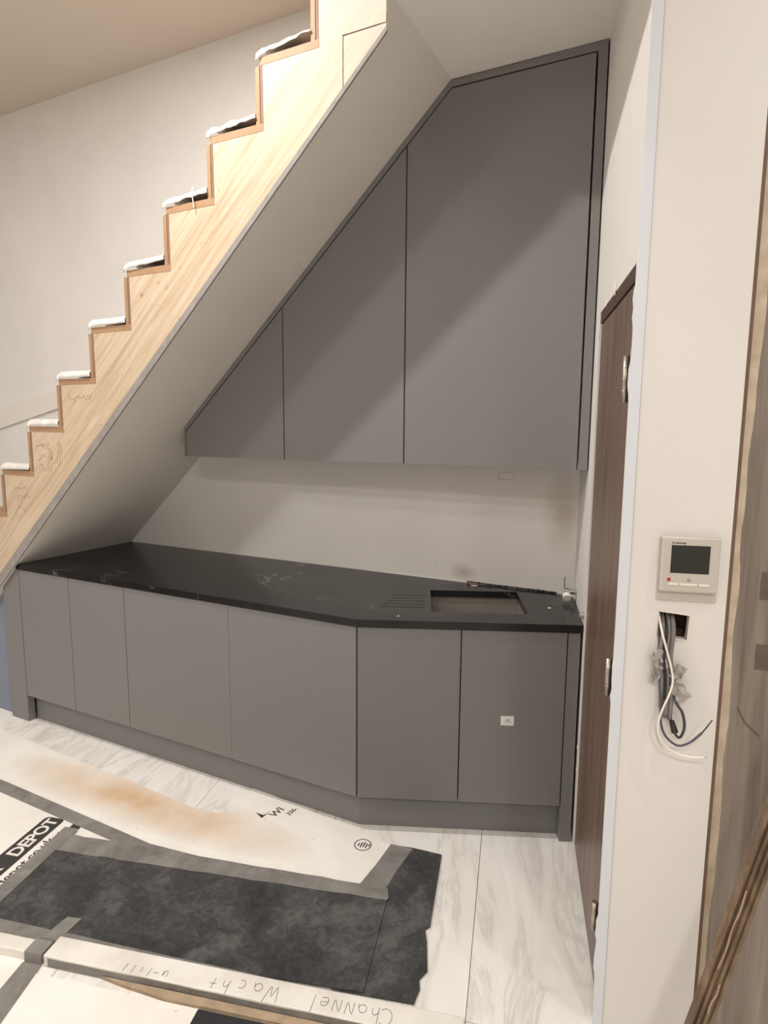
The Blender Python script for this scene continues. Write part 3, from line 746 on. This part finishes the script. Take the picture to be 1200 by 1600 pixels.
# ------------------------------------------------------------ panel to the right and the moulding leaning on it
wp = thing('wall_panel', 'dusty grey-brown wood veneer panel to the right of the thermostat wall', 'panel', FT, (0.9, T+0.05, 0))
obj('panel', box(nbm(), 0.262, 1.95, T+0.022, T+0.060, ZN, ZN1), 'panel_veneer', parent=wp)
obj('jamb', box(nbm(), 0.2525, 0.2615, T+0.004, T+0.060, ZN, ZN1), 'jamb_brown', parent=wp)
tp = []; random.seed(2); n_ = 120
for k in range(n_+1):
    z = ZN+0.002 + (2.9)*k/n_
    w = 0.285 + 0.006*noise.noise(Vector((0, z*2.1, 1.7))) + 0.009*noise.noise(Vector((3.3, z*6, 0))) + 0.002*noise.noise(Vector((z*40, 0, 0)))
    tp.append((w, z))
obj('masking_tape', prism(nbm(), [(0.2622, ZN+2.902), (0.2622, ZN+0.002)] + tp, T+0.0205, T+0.0219, 'y'), 'tape_masking', parent=wp)['label'] = 'pale masking strip with a wavy torn edge'
for (a, b, c_, d_) in ((0.335, 0.40, 1.01, 1.075), (0.333, 0.42, 1.19, 1.26)):
    obj('dark_patch', box(nbm(), a, b, T+0.0208, T+0.0219, c_, d_), 'panel_patch', parent=wp)
b = nbm(); tube(b, [(0.305, T+0.0212, 0.905), (0.325, T+0.0212, 0.868), (0.36, T+0.0212, 0.835)], 0.0015, 5)
obj('scratch', b, 'jamb_brown', parent=wp)
# ridged timber moulding
ml = thing('timber_moulding', 'ridged brown timber moulding leaning against the wood panel', 'moulding', FT, (0.2, T-0.12, 0))
prof = []
Wd, nr = 0.056, 4
for k in range(nr):
    x = -Wd/2 + Wd*k/nr; w = Wd/nr
    prof += [(x+w*0.06, 0.010), (x+w*0.22, 0.016), (x+w*0.5, 0.019), (x+w*0.78, 0.016), (x+w*0.94, 0.010)]
prof = [(-Wd/2, 0.0)] + prof + [(Wd/2, 0.0)]
p0 = Vector((0.1705, T-0.165, -0.030)); p1_ = Vector((0.625, T-0.005, 1.66))
ax = (p1_-p0).normalized(); yv = Vector((0, -1, 0)); yv = (yv-ax*yv.dot(ax)).normalized(); xv = yv.cross(ax)
if xv.x < 0: xv = -xv
bm = nbm(); rings = []
for k in range(31):
    c_ = p0+(p1_-p0)*k/30
    rings.append([bm.verts.new(c_+xv*(p[0]+0.0006*noise.noise(Vector((k*.9, i, 0))))+yv*(p[1]+0.0012*noise.noise(Vector((k*.7, i*2., 5))))) for i, p in enumerate(prof)])
for a, b in zip(rings, rings[1:]):
    for i in range(len(prof)):
        j = (i+1) % len(prof); bm.faces.new((a[i], a[j], b[j], b[i]))
bm.faces.new(rings[0]); bm.faces.new(rings[-1][::-1]); bmesh.ops.recalc_face_normals(bm, faces=bm.faces[:])
obj('moulding', bm, 'moulding_wood', parent=ml)
random.seed(8)
bm = nbm()
tube(bm, [p0+(p1_-p0)*t+xv*-0.010+yv*0.021+xv*random.uniform(-.002, .002) for t in (0.20, 0.23, 0.26, 0.29, 0.32)], 0.0018, 5)
tube(bm, [p0+(p1_-p0)*t+xv*(0.004+0.003*math.sin(t*120))+yv*0.021 for t in (0.135, 0.15, 0.165, 0.18)], 0.0022, 5)
obj('glue_smear', bm, 'batten_raw', parent=ml)

# ------------------------------------------------------------ floor protection
def sheet(name, pts, z0, z1, mat, lab, cat, group=None):
    return tag(obj(name, prism(nbm(), pts, z0, z1, 'z'), mat, FG), lab, cat, group)
# points are (u, v): u across to the door wall, v away from the viewer
s1 = sheet('protection_sheet', [(-3.1, 0.36), (-2.25, 0.105), (-1.95, 0.02), (-1.56, -0.105), (-1.44, -0.118), (-1.385, -0.09), (-1.37, 0.095), (-1.113, -0.002), (-0.837, -0.092), (-0.687, -0.157), (-0.754, -0.400), (-1.60, -0.400), (-2.50, -0.150), (-3.1, -0.02)],
           0.0005, 0.0030, 'sheet_stained', 'white floor protection sheet with an orange dust stain in front of the cabinets', 'sheet')
s2 = sheet('protection_sheet', [(-3.1, -0.03), (-2.50, -0.155), (-1.60, -0.402), (-1.60, -0.44), (-1.94, -0.44), (-1.94, -0.80), (-3.1, -0.80)],
           0.0005, 0.0028, 'sheet_paper', 'white floor protection sheet with dark printed lettering at the left edge', 'sheet')
s3_ = sheet('protection_sheet', [(-1.60, -0.940), (-0.40, -0.940), (-0.40, -1.9), (-1.60, -1.9)], 0.0005, 0.0028, 'sheet_paper', 'white floor protection sheet with a black print in front of the white board', 'sheet')
s4 = sheet('protection_sheet', [(-3.0, -0.905), (-1.602, -0.905), (-1.602, -1.9), (-3.0, -1.9)], 0.0005, 0.0026, 'sheet_paper', 'white floor protection sheet at the bottom left corner', 'sheet')
m2_ = sheet('floor_mat', [(-0.683, -0.159), (-0.600, -0.158), (-0.492, -0.172), (-0.490, -0.40), (-0.488, -0.519), (-0.502, -0.535), (-0.490, -0.58), (-0.473, -0.686), (-0.492, -0.719), (-0.486, -0.75), (-0.496, -0.800), (-0.735, -0.805), (-0.735, -0.405)],
            0.0032, 0.0070, 'mat_felt', 'small black felt mat sticking out under the larger mat near the white board', 'mat', 'black felt mats')
m1_ = sheet('floor_mat', [(-1.946, -0.452), (-0.647, -0.420), (-0.642, -0.800), (-0.96, -0.812), (-1.366, -0.818), (-1.672, -0.818), (-1.90, -0.82)],
            0.0074, 0.0110, 'mat_felt', 'large black felt mat with grey taped edges in the foreground', 'mat', 'black felt mats')

def tape(pts, z, lab):
    return tag(obj('tape_strip', prism(nbm(), pts, z, z+0.0006, 'z'), 'duct_tape', FG), lab, 'tape', 'grey tape on the floor coverings')
def ragline(a, b, n, amp, seed):
    return [(a[0]+(b[0]-a[0])*k/n, a[1]+(b[1]-a[1])*k/n + (amp*noise.noise(Vector((k*.7, seed, 0))) if 0 < k < n else 0)) for k in range(n+1)]
tape(ragline((-1.99, -0.378), (-0.654, -0.392), 22, 0.008, 1) + [(-0.642, -0.436), (-0.648, -0.447)] + ragline((-0.66, -0.445), (-1.95, -0.472), 22, 0.008, 2), 0.0113, 'long grey tape along the far edge of the large black mat')
tape([(-1.985, -0.345), (-1.925, -0.345), (-1.915, -0.80), (-1.975, -0.80)], 0.0122, 'grey tape along the left edge of the large black mat')
tape([(-2.80, -0.045), (-2.50, -0.108), (-1.60, -0.352), (-1.30, -0.384), (-1.30, -0.410), (-1.62, -0.405), (-2.50, -0.172), (-2.80, -0.10)], 0.0034, 'grey tape running diagonally between the two printed sheets')
tape([(-0.690, -0.156), (-0.604, -0.166), (-0.640, -0.29), (-0.664, -0.398), (-0.758, -0.394), (-0.722, -0.28)], 0.0076, 'short grey tape joining the stained sheet to the small mat')
tape(ragline((-1.98, -0.795), (-0.90, -0.8165), 16, 0.004, 5) + ragline((-0.90, -0.8195), (-1.98, -0.853), 16, 0.004, 6)[0:], 0.0128, 'grey tape along the near edge of the large black mat')
tape([(-1.650, -0.745), (-1.600, -0.742), (-1.612, -0.845), (-1.672, -0.845)], 0.0136, 'short light grey tape end on the near edge of the large mat')
tape([(-1.668, -0.915), (-1.604, -0.912), (-1.545, -1.30), (-1.640, -1.30)], 0.0032, 'wide grey tape between the two front sheets')
# white board step with pencil writing, its tail piece, and the raw batten along it
bd = thing('threshold_board', 'long white board with upside-down pencil writing across the foreground', 'board', FG, (-0.97, -0.86, 0))
obj('board', box(nbm(), -1.600, -0.352, -0.910, -0.836, 0.0005, 0.0350, 0.003), 'board_white', parent=bd)
fr = nbm(); random.seed(4)
pts = [(-1.585+0.054*k, 0.0295+random.uniform(-.002, .002)) for k in range(23)]
prism(fr, [(-1.585, 0.0006)] + pts + [(-0.40, 0.0006)], -0.9112, -0.9102, 'y')
obj('tape_facing', fr, 'duct_tape', parent=bd)
ARC = lambda cx, cy, rx, ry, a0, a1, n=9: [(cx+rx*math.cos(math.radians(a0+(a1-a0)*k/n)), cy+ry*math.sin(math.radians(a0+(a1-a0)*k/n))) for k in range(n+1)]
STROKE = {'C': [ARC(.55, .5, .5, .52, 50, 310)], 'h': [[(.1, 1.05), (.12, 0), (.13, .3), (.35, .5), (.55, .4), (.6, .05)]],
          'a': [ARC(.35, .26, .3, .26, 30, 380) + [(.68, .1), (.75, 0)]], 'N': [[(.05, 0), (.1, .75), (.55, .05), (.62, .8)]],
          'e': [[(.08, .3), (.6, .34), (.5, .55), (.2, .52), (.05, .25), (.25, 0), (.6, .1)]], 'l': [[(.2, 1.1), (.16, 0)]], 'W': [[(0, 1.0), (.22, 0), (.5, .7), (.72, 0), (1.05, 1.1)]],
          'c': [ARC(.35, .28, .28, .28, 50, 310)], '+': [[(.1, .4), (.7, .42)], [(.4, .8), (.38, 0)]], 'u': [[(.05, .5), (.1, .1), (.35, 0), (.5, .45), (.55, 0)]],
          '-': [[(.1, .3), (.6, .32)]], '1': [[(.2, .75), (.14, 0)]], 'i': [[(.2, .5), (.18, .05)]]}
for (tx, sz, adv, u_, v_) in (('ChaNNel', 0.046, 0.036, -0.540, -0.856), ('Wac', 0.046, 0.050, -0.865, -0.856), ('h+', 0.042, 0.036, -1.010, -0.862), ('u-1i11', 0.036, 0.026, -1.200, -0.866)):
    for k, ch in enumerate(tx):
        bm = nbm()
        for stq in STROKE[ch]:
            tube(bm, [(u_-adv*k-sz*0.8*p[0], v_-0.052+sz*(1.05-p[1])*1.0-0.0, 0.0352) for p in stq], 0.0008, 4, True, 4)
        obj('handwriting', bm, 'pencil', parent=bd)
bd2 = thing('threshold_board', 'short white board end left of the tape in the foreground', 'board', FG, (-1.85, -0.88, 0))
obj('board', box(nbm(), -2.2, -1.668, -0.906, -0.858, 0.0005, 0.0300, 0.004), 'board_white', parent=bd2)
cp = nbm(); prism(cp, [(-0.925, 0.0005), (-0.914, 0.0008), (-0.911, 0.0365), (-0.862, 0.0370), (-0.835, 0.0160), (-0.835, 0.0140), (-0.856, 0.0140), (-0.90, 0.0140), (-0.903, 0.0005)], -1.664, -1.606, 'x')
tag(obj('tape_strip', cp, 'duct_tape', FG), 'crumpled grey tape wrapped over the gap between the two white boards', 'tape', 'grey tape on the floor coverings')
bt = nbm(); prism(bt, [(-1.40, -0.913), (-0.40, -0.913), (-0.40, -0.938), (-1.18, -0.938), (-1.32, -0.925)], 0.0005, 0.011, 'z')
tag(obj('timber_batten', bt, 'batten_raw', FG), 'raw brown timber strip on the floor along the white board', 'batten')

# printing on the sheets
zp = 0.0030
rr = []
def rrect(u0, u1, v0, v1, r):
    o = []
    for (cx, cy, a0) in ((u1-r, v1-r, 0), (u0+r, v1-r, 90), (u0+r, v0+r, 180), (u1-r, v0+r, 270)):
        for k in range(6): a = math.radians(a0+k*18); o.append((cx+r*math.cos(a), cy+r*math.sin(a)))
    return o
obj('print_block', prism(nbm(), rrect(-2.114, -2.025, -1.10, -0.292, 0.018), 0.0028, 0.0031, 'z'), 'ink_dark', parent=s2)
obj('lettering', text_bm('DEPOT', 0.074, (0, 1, 0), (-1, 0, 0), (-2.046, -0.527, 0.0031), 0.0002, 0.0018, 0, 0.94), 'ink_white', parent=s2)
obj('lettering', text_bm('BUILDER', 0.074, (0, 1, 0), (-1, 0, 0), (-2.046, -0.862, 0.0031), 0.0002, 0.0018, 0, 0.94), 'ink_white', parent=s2)
obj('lettering', text_bm('www.builderdepot.co.uk', 0.060, (0, 1, 0), (-1, 0, 0), (-1.975, -0.955, 0.0028), 0.0002, 0.0008, 0, 0.92), 'ink_dark', parent=s2)
obj('print_block', prism(nbm(), rrect(-1.975, -1.93, -0.34, -0.292, 0.002), 0.0028, 0.0031, 'z'), 'ink_dark', parent=s2)
ring = nbm()
cxr, cyr, rr_ = -0.797, -0.178, 0.034
for k in range(32):
    a0, a1 = 2*math.pi*k/32, 2*math.pi*(k+1)/32
    prism(ring, [(cxr+rr_*math.cos(a0), cyr+rr_*math.sin(a0)), (cxr+rr_*math.cos(a1), cyr+rr_*math.sin(a1)), (cxr+(rr_-.004)*math.cos(a1), cyr+(rr_-.004)*math.sin(a1)), (cxr+(rr_-.004)*math.cos(a0), cyr+(rr_-.004)*math.sin(a0))], zp, zp+0.0003, 'z')
for k, (a, b) in enumerate(((-0.010, 0.008), (-0.016, 0.014), (-0.012, 0.018), (-0.016, 0.012), (-0.006, 0.010))):
    x = cxr-0.020+0.010*k
    prism(ring, [(x, cyr+a), (x+0.005, cyr+a), (x+0.009, cyr+b), (x+0.004, cyr+b)], zp, zp+0.0003, 'z')
obj('print_mark', ring, 'ink_dark', parent=s1)
mk = nbm()
prism(mk, [(-1.285, -0.078), (-1.245, -0.108), (-1.225, -0.055), (-1.245, -0.088)], zp, zp+0.0003, 'z')
obj('print_mark', mk, 'ink_dark', parent=s1)
obj('lettering', text_bm('WI', 0.050, (0.35, 0.94, 0), (-0.94, 0.35, 0), (-1.195, -0.092, zp), 0.0002, 0.0008), 'ink_dark', parent=s1)
obj('lettering', text_bm('336-', 0.030, (0.35, 0.94, 0), (-0.94, 0.35, 0), (-1.140, -0.068, zp), 0.0002, 0.0008), 'ink_dark', parent=s1)
obj('print_block', prism(nbm(), rrect(-1.078, -0.72, -1.20, -0.9405, 0.004), 0.0028, 0.0031, 'z'), 'ink_black', parent=s3_)
lt = text_bm('OR', 0.12, (0, -1, 0), (1, 0, 0), (-0.98, -0.955, 0.0031), 0.0002, 0.002)
obj('lettering', lt, 'ink_white', parent=s3_)

bpy.context.view_layer.update()
